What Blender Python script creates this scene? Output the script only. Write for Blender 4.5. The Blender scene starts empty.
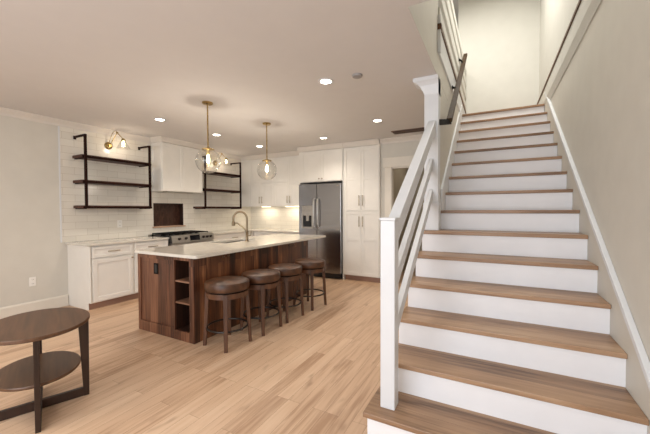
import bpy, bmesh, math, random
from mathutils import Vector, Matrix
random.seed(7)
SC = bpy.context.scene
COL = SC.collection
PI = math.pi

# ------------------------------------------------------------------ camera
H = 1.37; FPX = 317.64
YAW, PITCH, ROLL = 0.4889, 0.0233, -0.004
cy, sy = math.cos(YAW), math.sin(YAW); cp, sp = math.cos(PITCH), math.sin(PITCH); cr, sr = math.cos(ROLL), math.sin(ROLL)
M = Matrix(((cr, -sr, 0), (sr, cr, 0), (0, 0, 1))) @ Matrix(((1, 0, 0), (0, cp, -sp), (0, sp, cp))) @ Matrix(((cy, sy, 0), (0, 0, -1), (-sy, cy, 0)))
cam_d = bpy.data.cameras.new('camera'); cam = bpy.data.objects.new('camera', cam_d); COL.objects.link(cam)
cam_d.sensor_width = 36; cam_d.lens = 36 * FPX / 650; cam_d.clip_start = 0.05
cam.matrix_world = Matrix.LocRotScale(Vector((0, 0, H)), Matrix((M[0], -M[1], -M[2])).transposed(), None)
SC.camera = cam

# ------------------------------------------------------------------ world, large lights, exposure
w = bpy.data.worlds.new('world'); SC.world = w; w.use_nodes = True
w.node_tree.nodes['Background'].inputs[0].default_value = (0.75, 0.85, 1.0, 1)
w.node_tree.nodes['Background'].inputs[1].default_value = 0.6
SC.view_settings.view_transform = 'Standard'; SC.view_settings.look = 'None'
SC.view_settings.gamma = 1; SC.view_settings.use_curve_mapping = False
SC.view_settings.exposure = 0.5

def area(name, loc, size, energy, color, rot=(0, 0, 0)):
    d = bpy.data.lights.new(name, 'AREA'); d.shape = 'RECTANGLE'; d.size, d.size_y = size
    d.energy = energy; d.color = color
    o = bpy.data.objects.new(name, d); COL.objects.link(o); o.location = loc; o.rotation_euler = rot
    return o
WARM = (1.0, 0.89, 0.77); MID = (1.0, 0.93, 0.85); COOL = (0.90, 0.94, 1.0)
area('daylight_window', (-1.4, -2.40, 1.45), (3.4, 1.7), 98, COOL, (-PI/2, 0, PI))      # daylight through the front window
area('upstairs_ceiling_light', (0.0, 4.6, 5.2), (0.6, 1.6), 50, (1.0, 0.96, 0.88))
area('upstairs_hall_fill', (-1.6, 5.6, 5.2), (0.8, 0.8), 22, (1.0, 0.94, 0.84))  # added fill, no fixture: lightens the dark gaps behind the upstairs guard rails
area('hall_ceiling_light', (-1.2, 6.6, 2.55), (0.4, 0.4), 2.2, WARM)
area('living_room_ambient_fill', (-3.4, -0.6, 2.60), (1.6, 1.0), 30, MID)  # unseen area light without a fixture, raises the ambient level of the room

# ------------------------------------------------------------------ helpers
ORG = {}
def org(o):
    return ORG.get(o.name, Vector((0, 0, 0))) if o else Vector((0, 0, 0))
def tag(o, label=None, cat=None, group=None, kind=None):
    if label: o['label'] = label
    if cat: o['category'] = cat
    if group: o['group'] = group
    if kind: o['kind'] = kind
    return o
def thing(name, loc, label, cat, group=None):
    o = bpy.data.objects.new(name, None); COL.objects.link(o); o.location = loc; o.empty_display_size = .05
    ORG[o.name] = Vector(loc)
    return tag(o, label, cat, group)

class MB:
    def __init__(s): s.bm = bmesh.new()
    def box(s, x0, x1, y0, y1, z0, z1):
        v = [s.bm.verts.new(p) for p in ((x0,y0,z0),(x1,y0,z0),(x1,y1,z0),(x0,y1,z0),(x0,y0,z1),(x1,y0,z1),(x1,y1,z1),(x0,y1,z1))]
        for f in ((0,3,2,1),(4,5,6,7),(0,1,5,4),(1,2,6,5),(2,3,7,6),(3,0,4,7)): s.bm.faces.new([v[i] for i in f])
        return s
    def prism(s, pts, axis, a, b):
        """pts 2d polygon in the two other axes (order x,y,z without axis); extruded a..b"""
        def mk(p, t):
            return {'x': (t, p[0], p[1]), 'y': (p[0], t, p[1]), 'z': (p[0], p[1], t)}[axis]
        A = [s.bm.verts.new(mk(p, a)) for p in pts]; B = [s.bm.verts.new(mk(p, b)) for p in pts]
        n = len(pts)
        s.bm.faces.new(A); s.bm.faces.new(B[::-1])
        for i in range(n): s.bm.faces.new((A[i], B[i], B[(i+1) % n], A[(i+1) % n]))
        return s
    def ring(s, c, d, r, n, up=None):
        d = Vector(d).normalized()
        u = d.orthogonal().normalized() if up is None else (Vector(up) - d*d.dot(Vector(up))).normalized()
        v = d.cross(u)
        return [s.bm.verts.new(Vector(c) + (u*math.cos(2*PI*i/n) + v*math.sin(2*PI*i/n))*r) for i in range(n)]
    def skin(s, R, cap=True):
        n = len(R[0])
        for a, b in zip(R, R[1:]):
            for i in range(n): s.bm.faces.new((a[i], a[(i+1) % n], b[(i+1) % n], b[i]))
        if cap: s.bm.faces.new(R[0][::-1]); s.bm.faces.new(R[-1])
        return s
    def cyl(s, p0, p1, r0, r1=None, n=20):
        r1 = r0 if r1 is None else r1
        d = Vector(p1) - Vector(p0); u = d.orthogonal()
        return s.skin([s.ring(p0, d, r0, n, u), s.ring(p1, d, r1, n, u)])
    def lathe(s, prof, c, n=32, d=(0, 0, 1), cap=True):
        d = Vector(d).normalized(); u = d.orthogonal()
        return s.skin([s.ring(Vector(c) + d*z, d, max(r, 1e-4), n, u) for r, z in prof], cap)
    def tube(s, pts, r, n=10):
        pts = [Vector(p) for p in pts]; R = []; up = None
        for i, p in enumerate(pts):
            d = (pts[min(i+1, len(pts)-1)] - pts[max(i-1, 0)]).normalized()
            if up is None: up = d.orthogonal()
            up = (up - d*up.dot(d)).normalized()
            R.append(s.ring(p, d, r, n, up))
        return s.skin(R)
    def torus(s, c, R, r, n=40, m=10):
        rings = []
        for i in range(n):
            a = 2*PI*i/n; rad = Vector((math.cos(a), math.sin(a), 0)); cc = Vector(c) + rad*R
            rings.append([s.bm.verts.new(cc + rad*r*math.cos(2*PI*j/m) + Vector((0, 0, 1))*r*math.sin(2*PI*j/m)) for j in range(m)])
        for i in range(n):
            a, b = rings[i], rings[(i+1) % n]
            for j in range(m): s.bm.faces.new((a[j], b[j], b[(j+1) % m], a[(j+1) % m]))
        return s
    def hexa(s, lo, hi):
        """lo, hi: four corners each (bottom, top)"""
        A = [s.bm.verts.new(p) for p in lo]; B = [s.bm.verts.new(p) for p in hi]
        s.bm.faces.new(A[::-1]); s.bm.faces.new(B)
        for i in range(4): s.bm.faces.new((A[i], A[(i+1) % 4], B[(i+1) % 4], B[i]))
        return s
    def build(s, name, mat, parent=None, bevel=0, smooth=False, seg=2):
        o0 = org(parent)
        if o0.length: bmesh.ops.translate(s.bm, verts=s.bm.verts, vec=-o0)
        bmesh.ops.recalc_face_normals(s.bm, faces=s.bm.faces)
        me = bpy.data.meshes.new(name); s.bm.to_mesh(me); s.bm.free()
        me.materials.append(mat)
        o = bpy.data.objects.new(name, me); COL.objects.link(o)
        if parent: o.parent = parent
        ORG[o.name] = o0
        if bevel:
            m = o.modifiers.new('bevel', 'BEVEL'); m.width = bevel; m.segments = seg; m.limit_method = 'ANGLE'; m.angle_limit = math.radians(40)
        if smooth:
            for p in me.polygons: p.use_smooth = True
            m = o.modifiers.new('split', 'EDGE_SPLIT'); m.split_angle = math.radians(38)
        return o
def children(o): return [c for c in bpy.data.objects if c.parent == o]
def copy_tree(o, parent=None, loc=None, rz=None):
    c = o.copy(); COL.objects.link(c); ORG[c.name] = ORG.get(o.name, Vector())
    if parent: c.parent = parent
    if loc is not None: c.location = loc
    if rz is not None: c.rotation_euler.z = rz
    for ch in children(o): copy_tree(ch, c)
    return c
def struct(name, mb, mat, **k): return tag(mb.build(name, mat, None, **k), kind='structure')

# ------------------------------------------------------------------ materials
def s2l(c):
    return tuple(((v/255)/12.92 if v/255 <= .04045 else ((v/255+.055)/1.055)**2.4) for v in c)
def base(name, rough=.5, metal=0, spec=.5):
    m = bpy.data.materials.new(name); m.use_nodes = True; nt = m.node_tree; b = nt.nodes['Principled BSDF']
    b.inputs['Roughness'].default_value = rough; b.inputs['Metallic'].default_value = metal
    b.inputs['Specular IOR Level'].default_value = spec
    return m, nt, b
def N(nt, t, **k):
    n = nt.nodes.new(t)
    for a, v in k.items(): setattr(n, a, v)
    return n
def ramp(nt, fac, stops):
    r = N(nt, 'ShaderNodeValToRGB'); e = r.color_ramp.elements
    e[0].position, e[0].color = stops[0][0], (*s2l(stops[0][1]), 1)
    e[1].position, e[1].color = stops[-1][0], (*s2l(stops[-1][1]), 1)
    for p, c in stops[1:-1]:
        q = e.new(p); q.color = (*s2l(c), 1)
    nt.links.new(fac, r.inputs[0]); return r.outputs[0]
def paint(name, col, rough=.5, var=3, bump=.0, metal=0, scale=6, spec=.5):
    m, nt, b = base(name, rough, metal, spec)
    tc = N(nt, 'ShaderNodeTexCoord'); no = N(nt, 'ShaderNodeTexNoise'); no.inputs['Scale'].default_value = scale; no.inputs['Detail'].default_value = 4
    nt.links.new(tc.outputs['Object'], no.inputs['Vector'])
    lo = tuple(max(0, c-var) for c in col); hi = tuple(min(255, c+var) for c in col)
    nt.links.new(ramp(nt, no.outputs[0], [(.3, lo), (.7, hi)]), b.inputs['Base Color'])
    if bump:
        n2 = N(nt, 'ShaderNodeTexNoise'); n2.inputs['Scale'].default_value = 160; bp = N(nt, 'ShaderNodeBump'); bp.inputs['Strength'].default_value = bump
        bp.inputs['Distance'].default_value = .002
        nt.links.new(tc.outputs['Object'], n2.inputs['Vector']); nt.links.new(n2.outputs[0], bp.inputs['Height']); nt.links.new(bp.outputs[0], b.inputs['Normal'])
    return m
def swz(nt, order, shift=0):
    """object coordinates reordered, e.g. 'yxz' -> vector (y, x, z)"""
    tc = N(nt, 'ShaderNodeTexCoord'); sx = N(nt, 'ShaderNodeSeparateXYZ'); cx = N(nt, 'ShaderNodeCombineXYZ')
    nt.links.new(tc.outputs['Object'], sx.inputs[0])
    for i, a in enumerate(order): nt.links.new(sx.outputs['XYZ'.index(a.upper())], cx.inputs[i])
    if not shift: return cx.outputs[0]
    ad = N(nt, 'ShaderNodeVectorMath', operation='ADD'); ad.inputs[1].default_value = (shift, 0, 0); nt.links.new(cx.outputs[0], ad.inputs[0])
    return ad.outputs[0]
def wood(name, order, cols, plank=None, rough=.4, grain=1.0, gap=(60, 40, 28), knots=0, gapw=.0016, spec=.5):
    """order[0] = grain direction. cols: dark..light stops. plank=(length,width)"""
    m, nt, b = base(name, rough, 0, spec); L = nt.links
    v = swz(nt, order, 1.73)
    mp = N(nt, 'ShaderNodeMapping'); mp.inputs['Scale'].default_value = (1.6, 26, 26); L.new(v, mp.inputs[0])
    n1 = N(nt, 'ShaderNodeTexNoise'); n1.inputs['Scale'].default_value = 1.3; n1.inputs['Detail'].default_value = 8; n1.inputs['Distortion'].default_value = .6
    mp2 = N(nt, 'ShaderNodeMapping'); mp2.inputs['Scale'].default_value = (.9, 6, 6); L.new(v, mp2.inputs[0])
    n2 = N(nt, 'ShaderNodeTexNoise'); n2.inputs['Scale'].default_value = 1.1; n2.inputs['Detail'].default_value = 3; n2.inputs['Distortion'].default_value = 1.2
    fac = N(nt, 'ShaderNodeMath', operation='MULTIPLY_ADD'); fac.inputs[1].default_value = .55*grain
    ad = N(nt, 'ShaderNodeMath', operation='MULTIPLY'); ad.inputs[1].default_value = .45
    if plank:
        br = N(nt, 'ShaderNodeTexBrick'); br.offset = .37; br.offset_frequency = 3; br.squash = 1
        br.inputs['Color1'].default_value = (0, 0, 0, 1); br.inputs['Color2'].default_value = (1, 1, 1, 1); br.inputs['Mortar'].default_value = (.5, .5, .5, 1)
        br.inputs['Scale'].default_value = 1; br.inputs['Mortar Size'].default_value = gapw; br.inputs['Mortar Smooth'].default_value = .2
        br.inputs['Brick Width'].default_value = plank[0]; br.inputs['Row Height'].default_value = plank[1]
        L.new(v, br.inputs['Vector'])
        off = N(nt, 'ShaderNodeVectorMath', operation='MULTIPLY_ADD')
        L.new(br.outputs['Color'], off.inputs[0]); off.inputs[1].default_value = (37, 91, 13); L.new(mp.outputs[0], off.inputs[2])
        L.new(off.outputs[0], n1.inputs['Vector'])
        off2 = N(nt, 'ShaderNodeVectorMath', operation='MULTIPLY_ADD')
        L.new(br.outputs['Color'], off2.inputs[0]); off2.inputs[1].default_value = (17, 51, 23); L.new(mp2.outputs[0], off2.inputs[2])
        L.new(off2.outputs[0], n2.inputs['Vector'])
        bw = N(nt, 'ShaderNodeRGBToBW'); L.new(br.outputs['Color'], bw.inputs[0])
        m3 = N(nt, 'ShaderNodeMath', operation='MULTIPLY_ADD'); m3.inputs[1].default_value = .5; L.new(bw.outputs[0], m3.inputs[0])
        h = N(nt, 'ShaderNodeMath', operation='MULTIPLY'); h.inputs[1].default_value = .5; L.new(n2.outputs[0], h.inputs[0]); L.new(h.outputs[0], m3.inputs[2])
        L.new(m3.outputs[0], ad.inputs[0])
    else:
        L.new(mp.outputs[0], n1.inputs['Vector']); L.new(mp2.outputs[0], n2.inputs['Vector']); L.new(n2.outputs[0], ad.inputs[0])
    L.new(n1.outputs[0], fac.inputs[0]); L.new(ad.outputs[0], fac.inputs[2])
    n = len(cols); st = [(.3 + .42*i/(n-1), c) for i, c in enumerate(cols)]
    c = ramp(nt, fac.outputs[0], st)
    if knots:
        vo = N(nt, 'ShaderNodeTexNoise'); vo.inputs['Scale'].default_value = 1.0; vo.inputs['Detail'].default_value = 2
        mk = N(nt, 'ShaderNodeMapping'); mk.inputs['Scale'].default_value = (3.2, 9, 9); L.new(v, mk.inputs[0]); L.new(mk.outputs[0], vo.inputs['Vector'])
        kr = N(nt, 'ShaderNodeMapRange'); kr.inputs[1].default_value = .64; kr.inputs[2].default_value = .78; kr.inputs[4].default_value = knots; L.new(vo.outputs[0], kr.inputs[0])
        mx = N(nt, 'ShaderNodeMix', data_type='RGBA'); L.new(kr.outputs[0], mx.inputs[0]); L.new(c, mx.inputs[6]); mx.inputs[7].default_value = (*s2l(gap), 1); c = mx.outputs[2]
    if plank:
        mx = N(nt, 'ShaderNodeMix', data_type='RGBA'); L.new(br.outputs['Fac'], mx.inputs[0]); L.new(c, mx.inputs[6]); mx.inputs[7].default_value = (*s2l(gap), 1); c = mx.outputs[2]
    L.new(c, b.inputs['Base Color'])
    bp = N(nt, 'ShaderNodeBump'); bp.inputs['Strength'].default_value = .08; bp.inputs['Distance'].default_value = .003
    L.new(n1.outputs[0], bp.inputs['Height']); L.new(bp.outputs[0], b.inputs['Normal'])
    return m
def tile(name, order, col, grout, size=(.30, .10), rough=.18, var=4, mortar=.0022):
    m, nt, b = base(name, rough); L = nt.links
    v = swz(nt, order); br = N(nt, 'ShaderNodeTexBrick'); br.offset = .5
    br.inputs['Color1'].default_value = (*s2l(tuple(c-var for c in col)), 1); br.inputs['Color2'].default_value = (*s2l(tuple(min(255, c+var) for c in col)), 1)
    br.inputs['Mortar'].default_value = (*s2l(grout), 1); br.inputs['Scale'].default_value = 1; br.inputs['Mortar Size'].default_value = mortar
    br.inputs['Brick Width'].default_value = size[0]; br.inputs['Row Height'].default_value = size[1]
    L.new(v, br.inputs['Vector']); L.new(br.outputs['Color'], b.inputs['Base Color'])
    bp = N(nt, 'ShaderNodeBump'); bp.invert = True; bp.inputs['Strength'].default_value = .5; bp.inputs['Distance'].default_value = .002
    L.new(br.outputs['Fac'], bp.inputs['Height']); L.new(bp.outputs[0], b.inputs['Normal'])
    return m
def metal(name, col, rough, order=None, streak=.06):
    m, nt, b = base(name, rough, 1.0); L = nt.links
    v = swz(nt, order or 'xyz'); mp = N(nt, 'ShaderNodeMapping'); mp.inputs['Scale'].default_value = (1, 60, 60) if order else (8, 8, 8); L.new(v, mp.inputs[0])
    no = N(nt, 'ShaderNodeTexNoise'); no.inputs['Scale'].default_value = 3; L.new(mp.outputs[0], no.inputs['Vector'])
    L.new(ramp(nt, no.outputs[0], [(.3, tuple(max(0, c-6) for c in col)), (.7, tuple(min(255, c+6) for c in col))]), b.inputs['Base Color'])
    mr = N(nt, 'ShaderNodeMapRange'); mr.inputs[3].default_value = max(.02, rough-streak); mr.inputs[4].default_value = rough+streak
    L.new(no.outputs[0], mr.inputs[0]); L.new(mr.outputs[0], b.inputs['Roughness'])
    return m
def emis(name, col, strength):
    m, nt, b = base(name, .4); b.inputs['Base Color'].default_value = (*col, 1)
    b.inputs['Emission Color'].default_value = (*col, 1); b.inputs['Emission Strength'].default_value = strength
    return m
def thin_glass(name, tint=(.97, .97, .95), edge=.35):
    m = bpy.data.materials.new(name); m.use_nodes = True; nt = m.node_tree; nt.nodes.remove(nt.nodes['Principled BSDF'])
    out = nt.nodes['Material Output']; tr = N(nt, 'ShaderNodeBsdfTransparent'); gl = N(nt, 'ShaderNodeBsdfGlossy'); gl.inputs['Roughness'].default_value = .02
    tr.inputs[0].default_value = (*tint, 1)
    lw = N(nt, 'ShaderNodeLayerWeight'); lw.inputs[0].default_value = edge
    mr = N(nt, 'ShaderNodeMapRange'); mr.inputs[3].default_value = .03; mr.inputs[4].default_value = .75; nt.links.new(lw.outputs['Facing'], mr.inputs[0])
    mx = N(nt, 'ShaderNodeMixShader'); nt.links.new(mr.outputs[0], mx.inputs[0]); nt.links.new(tr.outputs[0], mx.inputs[1]); nt.links.new(gl.outputs[0], mx.inputs[2])
    nt.links.new(mx.outputs[0], out.inputs[0]); return m
def leather(name):
    m, nt, b = base(name, .42); L = nt.links
    tc = N(nt, 'ShaderNodeTexCoord'); no = N(nt, 'ShaderNodeTexNoise'); no.inputs['Scale'].default_value = 9; no.inputs['Detail'].default_value = 5
    L.new(tc.outputs['Object'], no.inputs['Vector'])
    L.new(ramp(nt, no.outputs[0], [(.3, (44, 26, 14)), (.55, (76, 46, 25)), (.75, (112, 72, 42))]), b.inputs['Base Color'])
    v = N(nt, 'ShaderNodeTexVoronoi'); v.inputs['Scale'].default_value = 260; L.new(tc.outputs['Object'], v.inputs['Vector'])
    bp = N(nt, 'ShaderNodeBump'); bp.inputs['Strength'].default_value = .15; bp.inputs['Distance'].default_value = .001
    L.new(v.outputs['Distance'], bp.inputs['Height']); L.new(bp.outputs[0], b.inputs['Normal'])
    return m

m_floor = wood('floor_oak', 'yxz', [(172, 137, 107), (203, 170, 140), (212, 181, 151), (220, 193, 165)], (1.2, .10), .36, .9, (140, 106, 80), .6, .001)
m_tread = wood('tread_oak', 'xyz', [(104, 78, 58), (146, 114, 86), (166, 133, 103), (184, 154, 124)], (9, .14), .42, 1.0, (92, 66, 48), .2, .0007)
m_walnut_v = wood('walnut_upright', 'zyx', [(34, 18, 11), (72, 40, 24), (108, 66, 40), (158, 106, 70)], (4, .085), .38, 1.0, (22, 12, 8), .15, .0012)
m_walnut_e = wood('walnut_end_panel', 'zxy', [(46, 26, 18), (88, 54, 38), (120, 80, 58), (152, 110, 84)], (4, .13), .42, 1.0, (40, 22, 15), .15, .0008)
m_walnut_d = wood('walnut_dark', 'zxy', [(30, 17, 12), (52, 30, 20), (72, 43, 29)], None, .5)
m_walnut_h = wood('walnut_level', 'xyz', [(84, 56, 42), (120, 86, 66), (150, 114, 92)], None, .42)
m_shelf = wood('shelf_walnut', 'yxz', [(44, 18, 11), (72, 36, 24), (100, 58, 40)], None, .55)
m_stoolwood = wood('stool_wood', 'zxy', [(58, 34, 21), (86, 54, 34), (110, 72, 47)], None, .42)
m_tablewood = wood('table_wood', 'yxz', [(70, 46, 30), (98, 68, 46), (118, 84, 58)], None, .38, .8)
m_tabledark = wood('table_leg_wood', 'zxy', [(32, 18, 12), (50, 30, 20), (66, 41, 28)], None, .4, .8)
m_handrail = wood('handrail_wood', 'yxz', [(40, 27, 12), (60, 43, 22), (78, 58, 32)], None, .6, .8, spec=.2)
m_edge = wood('floor_edge_wood', 'yxz', [(70, 40, 16), (98, 60, 26), (116, 74, 36)], None, .5, .8)
m_wall = paint('wall_greige', (206, 202, 192), .6, 2, .15)
m_wallwarm = paint('wall_upper_cream', (212, 211, 204), .6, 2, .15)
m_ceil = paint('ceiling_paint', (211, 208, 206), .8, 1)
m_trim = paint('room_trim', (220, 214, 202), .4, 2)
m_crown = paint('crown_paint', (214, 208, 200), .5, 2)
m_white = paint('white_trim', (216, 218, 220), .4, 2)
m_riser = paint('riser_white', (236, 236, 238), .45, 2)
m_cab = paint('cabinet_white', (230, 227, 220), .35, 2)
m_gap = paint('cabinet_shadow_gap', (60, 55, 50), .7, 3)
m_toe = paint('toe_kick_wood', (150, 116, 98), .6, 6)
m_quartz = paint('quartz', (214, 208, 197), .07, 6, scale=14)
m_quartz.node_tree.nodes['Principled BSDF'].inputs['Specular IOR Level'].default_value = .6
m_tileY = tile('subway_tile_left', 'yzx', (222, 217, 206), (196, 188, 174))
m_tileX = tile('subway_tile_back', 'xzy', (222, 217, 206), (196, 188, 174))
m_niche = tile('niche_tile', 'zyx', (66, 36, 22), (24, 14, 10), (.075, .03), .3, 14)
m_sill = paint('niche_sill_stone', (196, 160, 134), .4, 6)
m_steel = metal('stainless', (160, 160, 162), .2, 'xzy', .02)
m_steel2 = metal('stainless_plain', (188, 184, 178), .3, None, .02)
m_nickel = metal('brushed_nickel', (178, 165, 146), .3)
m_faucet = metal('faucet_nickel', (128, 112, 90), .3)
m_brass = metal('satin_brass', (172, 148, 98), .28)
m_black = paint('black_metal', (12, 10, 10), .6, 2, spec=.2)
m_iron = paint('dark_iron', (34, 13, 8), .6, 4, spec=.12)
m_ring = paint('foot_ring_iron', (26, 18, 14), .35, 3)
m_plastic = paint('dark_plastic', (26, 26, 28), .3, 2)
m_screen = paint('display_glass', (16, 16, 20), .08, 2)
m_leather = leather('brown_leather')
m_plate = paint('outlet_plate', (236, 234, 228), .35, 1)
m_glass = thin_glass('clear_glass')
m_pane = thin_glass('window_glass', (.95, .97, .98), .2)
m_bulb = emis('warm_bulb', (1.0, .72, .38), 22)
m_can = emis('can_light', (1.0, .9, .74), 14)
m_led = emis('led_strip', (1.0, .86, .62), 3)
m_detector = paint('detector_plastic', (150, 146, 144), .5, 2)
m_vent = paint('vent_brown', (112, 84, 66), .5, 4)
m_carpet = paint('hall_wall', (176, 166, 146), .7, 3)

# ------------------------------------------------------------------ structure
CZ = 2.65; UZ = 2.91; WL = -5.44; WR = .665; YB = 6.22; YD = 5.68
struct('floor', MB().box(-5.6, .82, -2.6, 7.8, -.1, 0), m_floor)
NY0, NY1, NZ0, NZ1 = 3.61, 4.24, 1.07, 1.50
struct('wall_left', MB().box(WL-.16, WL, -2.6, NY0, 0, CZ).box(WL-.16, WL, NY1, YB+.12, 0, CZ).box(WL-.16, WL, NY0, NY1, 0, NZ0).box(WL-.16, WL, NY0, NY1, NZ1, CZ), m_wall)
struct('wall_back', MB().box(WL, -1.85, YB, YB+.12, 0, CZ), m_wall)
# wall beside the pantry with the doorway
DX0, DX1, DZ = -1.655, -.82, 2.13
struct('wall_doorway', MB().box(-1.85, DX0, YD, YD+.12, 0, CZ).box(DX1, -.62, YD, YD+.12, 0, CZ).box(DX0, DX1, YD, YD+.12, DZ, CZ), m_wall)
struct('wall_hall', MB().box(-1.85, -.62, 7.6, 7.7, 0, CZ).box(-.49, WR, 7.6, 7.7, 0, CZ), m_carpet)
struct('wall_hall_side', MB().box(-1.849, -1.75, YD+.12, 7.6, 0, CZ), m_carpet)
struct('wall_stair', MB().box(-.62, -.49, 3.372, 7.7, 0, CZ), m_wall)
struct('wall_right', MB().box(WR, WR+.15, -2.6, 7.7, 0, UZ), m_wall)
struct('wall_front', MB().box(WL, WR, -2.6, -2.48, 0, .6).box(WL, WR, -2.6, -2.48, 2.3, CZ).box(WL, -3.1, -2.6, -2.48, .6, 2.3).box(.3, WR, -2.6, -2.48, .6, 2.3), m_wall)
wf = MB()
for x in (-3.1, -1.42, .24): wf.box(x, x+.06, -2.56, -2.5, .6, 2.3)
wf.box(-3.1, .3, -2.56, -2.5, .6, .66).box(-3.1, .3, -2.56, -2.5, 2.24, 2.3).box(-3.1, .3, -2.55, -2.51, 1.43, 1.47)
struct('window_1', wf, m_white)
struct('ceiling', MB().box(WL-.16, -.49, -2.6, 7.7, CZ, UZ).box(-.49, WR+.15, -2.6, 2.05, CZ, UZ), m_ceil)
# upper storey
struct('wall_upper_left', MB().box(-.60, -.49, 2.05, 3.25, UZ, 5.35), m_wall)
struct('wall_upper_front', MB().box(-.49, WR, 1.93, 2.05, UZ, 5.35), m_wall)
struct('wall_upper_right', MB().box(WR, WR+.15, 2.05, 7.7, UZ, 5.35), m_wallwarm)
struct('wall_upper_back', MB().box(-.62, WR, 6.55, 6.68, UZ, 5.35), m_wallwarm)
struct('wall_upper_hall', MB().box(-2.6, WR, 7.6, 7.7, UZ, 5.35).box(-2.7, -2.6, 2.05, 7.7, UZ, 5.35).box(-2.6, -.6, 1.95, 2.05, UZ, 5.35), m_wallwarm)
struct('ceiling_upper', MB().box(-2.7, WR+.15, 1.9, 7.7, 5.35, 5.45), m_ceil)
struct('floor_upper', MB().box(-.49, WR, 5.80, 6.55, UZ-.2, UZ), m_tread)
# crown moulding
def crownY(x, y0, y1, s, z=CZ): return MB().prism([(x, z-.085), (x+s*.012, z-.085), (x+s*.02, z-.06), (x+s*.065, z-.02), (x+s*.075, z-.012), (x+s*.075, z), (x, z)], 'y', y0, y1)
def crownX(y, x0, x1, z=CZ): return MB().prism([(y, z-.085), (y-.012, z-.085), (y-.02, z-.06), (y-.065, z-.02), (y-.075, z-.012), (y-.075, z), (y, z)], 'x', x0, x1)
struct('trim_1', crownY(WL, -2.48, 3.597, 1), m_crown)
struct('trim_2', crownY(WL, 4.468, 6.2, 1), m_crown)
struct('trim_3', crownX(YD, -1.855, -.62), m_crown)
struct('baseboard_left', MB().prism([(WL, 0), (WL+.018, 0), (WL+.018, .14), (WL+.008, .16), (WL, .16)], 'y', -2.48, 2.285), m_trim)
struct('baseboard_back', MB().box(-1.85, -1.795, YD-.018, YD, 0, .15), m_trim)
# doorway casing
t4 = MB().box(-1.77, DX0+.005, YD-.022, YD, 0, 2.135).box(DX1-.005, DX1+.11, YD-.022, YD, 0, 2.135).box(-1.80, DX1+.14, YD-.034, YD, 2.135, 2.31)
t4.box(DX0-.0, DX0+.02, YD, YD+.12, 0, DZ).box(DX1-.02, DX1, YD, YD+.12, 0, DZ).box(DX0, DX1, YD, YD+.12, DZ-.02, DZ)
struct('trim_4', t4, m_trim, bevel=.003)
# upper floor edges along the stairwell
struct('trim_5', MB().prism([(-.4895, 2.87), (-.475, 2.885), (-.472, 3.11), (-.4895, 3.11)], 'y', 3.262, 6.54), m_white)
struct('wall_stairwell_side', MB().box(-.4899, -.4888, 2.051, 3.26, CZ, 5.35).box(-.4899, -.4888, 3.26, 6.54, CZ, 2.869), m_wall)
struct('trim_6', MB().box(-.60, -.49, 3.25, 6.54, UZ, 3.11), m_white)
struct('trim_7', MB().box(-.60, -.464, 3.27, 6.54, 3.112, 3.137), m_edge)
struct('trim_8', MB().prism([(WR, 2.84), (WR-.008, 2.84), (WR-.03, 2.93), (WR-.03, 3.11), (WR, 3.11)], 'y', 2.06, 6.54), m_wallwarm)
struct('trim_9', MB().box(WR-.04, WR, 2.06, 6.54, 3.112, 3.142), m_edge)
# tiled splashback
tb = MB()
X0, X1 = WL+.0005, WL+.009
for (a, b, c, d) in ((2.23, NY0, .915, CZ-.086), (NY1, YB, .915, CZ-.086), (NY0, NY1, .915, NZ0), (NY0, NY1, NZ1, CZ-.086)): tb.box(X0, X1, a, b, c, d)
struct('trim_10', MB().box(WL+.0005, WL+.012, 2.213, 2.2295, .915, CZ-.086), m_white)
struct('wall_splashback_left', tb, m_tileY)
struct('wall_splashback_back', MB().box(WL+.009, -3.57, YB-.009, YB-.0005, .915, CZ-.1), m_tileX)
nc = thing('tiled_niche', (WL-.1, 3.91, NZ0), 'dark brown tiled recess in the white tile wall above the range', 'wall niche')
MB().box(WL-.12, WL-.11, NY0, NY1, NZ0, NZ1).build('tile_back', m_niche, nc)
MB().box(WL-.11, WL, NY0, NY0+.006, NZ0, NZ1).box(WL-.11, WL, NY1-.006, NY1, NZ0, NZ1).box(WL-.11, WL, NY0, NY1, NZ1-.006, NZ1).build('lining', m_walnut_d, nc)
MB().box(WL-.11, WL+.03, NY0-.02, NY1+.03, NZ0-.02, NZ0+.004).build('sill', m_sill, nc)

# ------------------------------------------------------------------ staircase
RS = .194; TR = .282; NY = lambda i: 1.985 + TR*(i-2)
st = thing('staircase', (0, 1.7, 0), 'straight flight of oak treads and white risers climbing along the right wall', 'staircase')
for i in range(1, 16):
    xl = -.665 if i == 1 else (-.625 if i <= 6 else -.488)
    y0 = NY(i) if i > 1 else 1.705
    back = NY(i+1)+.03 if i < 15 else 5.655+.03
    if i == 15: back = 5.655 + .14
    if i == 6: 
        pts = [(-.625, y0), (.645, y0), (.645, back), (-.488, back), (-.488, 3.37), (-.625, 3.37)]
        MB().prism(pts, 'z', i*RS-.03, i*RS).build('tread', m_tread, st, .005)
    else:
        MB().box(xl, .645, y0, back, i*RS-.03, i*RS + (.0015 if i == 15 else 0)).build('tread', m_tread, st, .005)
    rl = -.645 if i == 1 else (-.61 if i <= 6 else -.488)
    MB().box(rl, .645, y0+.026, y0+.044, (i-1)*RS, i*RS-.03).build('riser', m_riser, st)
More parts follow.
